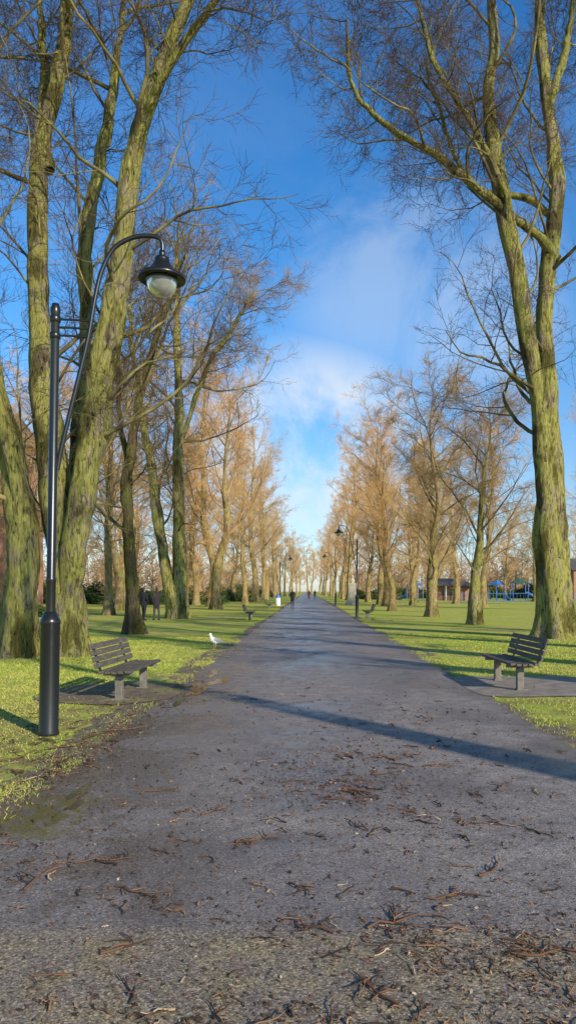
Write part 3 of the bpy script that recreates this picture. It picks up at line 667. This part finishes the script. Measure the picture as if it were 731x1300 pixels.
e=bpy.data.objects.new('stone_monument',None); COL.objects.link(e); e.location=(5.0,84,0); e['label']='pale stone bust on tall pedestal beside the avenue'; e['category']='monument'
G=Geo(); G.add(*box((0,0,.15),(1.5,1.5,.3))); G.add(*box((0,0,.42),(1.2,1.2,.24))); G.add(*box((0,0,1.4),(.85,.85,1.72))); G.add(*box((0,0,2.34),(1.05,1.05,.16))); obj('pedestal',G.mesh('pedestal',[m_st],False),e)
G=Geo(); limb(G,[(0,0,2.45),(0,0,2.7),(0,0,2.85)],[.2,.27,.2],(1,.7,1),(0,0,2.6)); limb(G,[(0,0,2.9),(0,0,3.02)],[.09,.09]); limb(G,[(0,0,3.1),(0,0,3.25)],[.13,.14]); limb(G,[(0,-.13,3.18),(0,-.16,3.14)],[.02,.02]); obj('bust',remesh(G,.03,[m_st]),e)
e=bpy.data.objects.new('litter_bin',None); COL.objects.link(e); e.location=(-3.1,80,0); e['label']='white and blue litter bin beside the path'; e['category']='bin'
V,F=lathe([(0,0),(.26,0),(.28,.05),(.28,.85),(0,.85)],20); obj('body',mesh_from('body',V,[F],[m_wf]),e)
V,F=lathe([(.3,.86),(.3,.95),(.2,1.15),(0,1.2)],20); obj('lid',mesh_from('lid',V,[F],[m_blu]),e)

m_lf,nt,b=newmat('shrub_leaf',.6,spec=.3); ge=nt.nodes.new('ShaderNodeNewGeometry')
L(nt,ramp(nt,ge.outputs['Random Per Island'],[(0,(.02,.045,.012)),(.6,(.05,.10,.02)),(1,(.11,.16,.035))]),b.inputs['Base Color'])
def shrub_mesh(seed,n,sx,sy,sz,ls):
    r=np.random.default_rng(seed); d=norm(r.normal(size=(n,3))); d[:,2]=np.abs(d[:,2])
    lump=1+.18*np.sin(d[:,0]*6+seed)+.15*np.cos(d[:,1]*7+d[:,2]*5); rad=(r.random(n)**.3)*lump
    c=d*rad[:,None]*np.array([sx,sy,sz]); a=norm(r.normal(size=(n,3))); bb=norm(np.cross(a,r.normal(size=(n,3))))
    V=np.stack([c-a*ls,c-bb*ls*.5,c+a*ls,c+bb*ls*.5],1).reshape(-1,3)
    return mesh_from('leaves',V,[np.arange(4*n).reshape(-1,4)],[m_lf],False)
sm=[shrub_mesh(1,9000,2.2,1.6,1.7,.09),shrub_mesh(2,9000,3.2,1.4,1.3,.09)]
for i,(x,y,sc) in enumerate([(-17.5,46,.7),(-21,49,.8),(-24.5,50,.9),(-19,86,1),(-26,92,1.3),(-34,96,1.3),(-13,104,1),(-22,130,1.4),(-14,150,1.4),(13,140,1.2),(17,150,1.3),(28,160,1.5),(40,165,1.6),(52,168,1.6),(64,170,1.7),(12,175,1.2),(-11,190,1.4),(-12,112,1.0),(-38,75,1.2),(-32,140,1.6),(-42,120,1.5),(-28,110,1.3),(22,158,1.4),(34,150,1.3),(46,158,1.5),(72,150,1.6),(-16,100,1.3),(-20,112,1.4),(-15,125,1.3),(-13.5,88,.9),(-11.5,135,1.2)]):
    e=obj('shrub',sm[i%2],loc=(x,y,0),rot=(0,0,i*1.3)); e.scale=(sc*1.2,sc,sc); e['label']='dense dark green evergreen shrub at the lawn edge'; e['category']='shrub'; e['group']='shrubs at the lawn edge'

# ------------------------------------------------------------------ light, sky, camera
el=math.radians(25); hx,hy=-.61,.79; h=math.hypot(hx,hy); hx/=h; hy/=h
sd=bpy.data.lights.new('sun','SUN'); sd.energy=5.0; sd.angle=math.radians(.5); sd.color=(1.0,.89,.70)
so=bpy.data.objects.new('sun',sd); COL.objects.link(so)
so.rotation_euler=Vector((hx*math.cos(el),hy*math.cos(el),-math.sin(el))).to_track_quat('-Z','Y').to_euler(); so.location=(20,-20,30)
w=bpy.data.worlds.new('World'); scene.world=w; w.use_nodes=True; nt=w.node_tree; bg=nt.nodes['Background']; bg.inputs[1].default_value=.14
sky=nt.nodes.new('ShaderNodeTexSky'); sky.sky_type='NISHITA'; sky.sun_disc=False; sky.sun_elevation=el; sky.sun_rotation=math.radians(142.3); sky.air_density=1.0; sky.dust_density=.4; sky.ozone_density=2.0
tc=nt.nodes.new('ShaderNodeTexCoord'); d=tc.outputs['Generated']; sx=sepxyz(nt,d)
tint=ramp(nt,sx[2],[(.0,(.86,.94,1.16)),(.15,(.70,.98,1.22)),(.35,(.40,1.0,1.45)),(.62,(.24,.88,1.42)),(.8,(.22,.36,.48))])  # last stop darkens the unseen zenith to cut ambient light
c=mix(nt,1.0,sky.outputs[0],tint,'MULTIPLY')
cn=noise(nt,d,4.2,8,.62,.4)
def lobe(v0,inner,outer):
    vm=nt.nodes.new('ShaderNodeVectorMath'); vm.operation='DOT_PRODUCT'; L(nt,d,vm.inputs[0]); vm.inputs[1].default_value=Vector(v0).normalized(); return mapr(nt,vm.outputs['Value'],outer,inner)
l1=lobe((.09,1,.42),1.0,.990); l2=lobe((.01,1,.16),1.0,.982); l3=lobe((.22,1,.38),1.0,.990)
lm=math_(nt,'MAXIMUM',math_(nt,'MAXIMUM',math_(nt,'MULTIPLY',l1,.5),math_(nt,'MULTIPLY',l3,.7)),math_(nt,'MULTIPLY',l2,1.9))
cf=math_(nt,'MULTIPLY',mapr(nt,cn,.36,.62),math_(nt,'ADD',math_(nt,'MULTIPLY',lm,.5),.04))
c=mix(nt,cf,c,(6.0,6.5,6.9))
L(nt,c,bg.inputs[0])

cd=bpy.data.cameras.new('camera'); cam=bpy.data.objects.new('camera',cd); COL.objects.link(cam); scene.camera=cam
cam.location=(0,0,1.6); cam.rotation_euler=(math.pi/2,0,0)
cd.sensor_fit='VERTICAL'; cd.sensor_height=36; cd.sensor_width=36*575/1024; cd.lens=960/1300*36
cd.shift_y=100/1300; cd.shift_x=-24.5/1300; cd.clip_end=3000; cd.clip_start=.05
scene.view_settings.view_transform='Standard'; scene.view_settings.look='None'; scene.view_settings.exposure=0
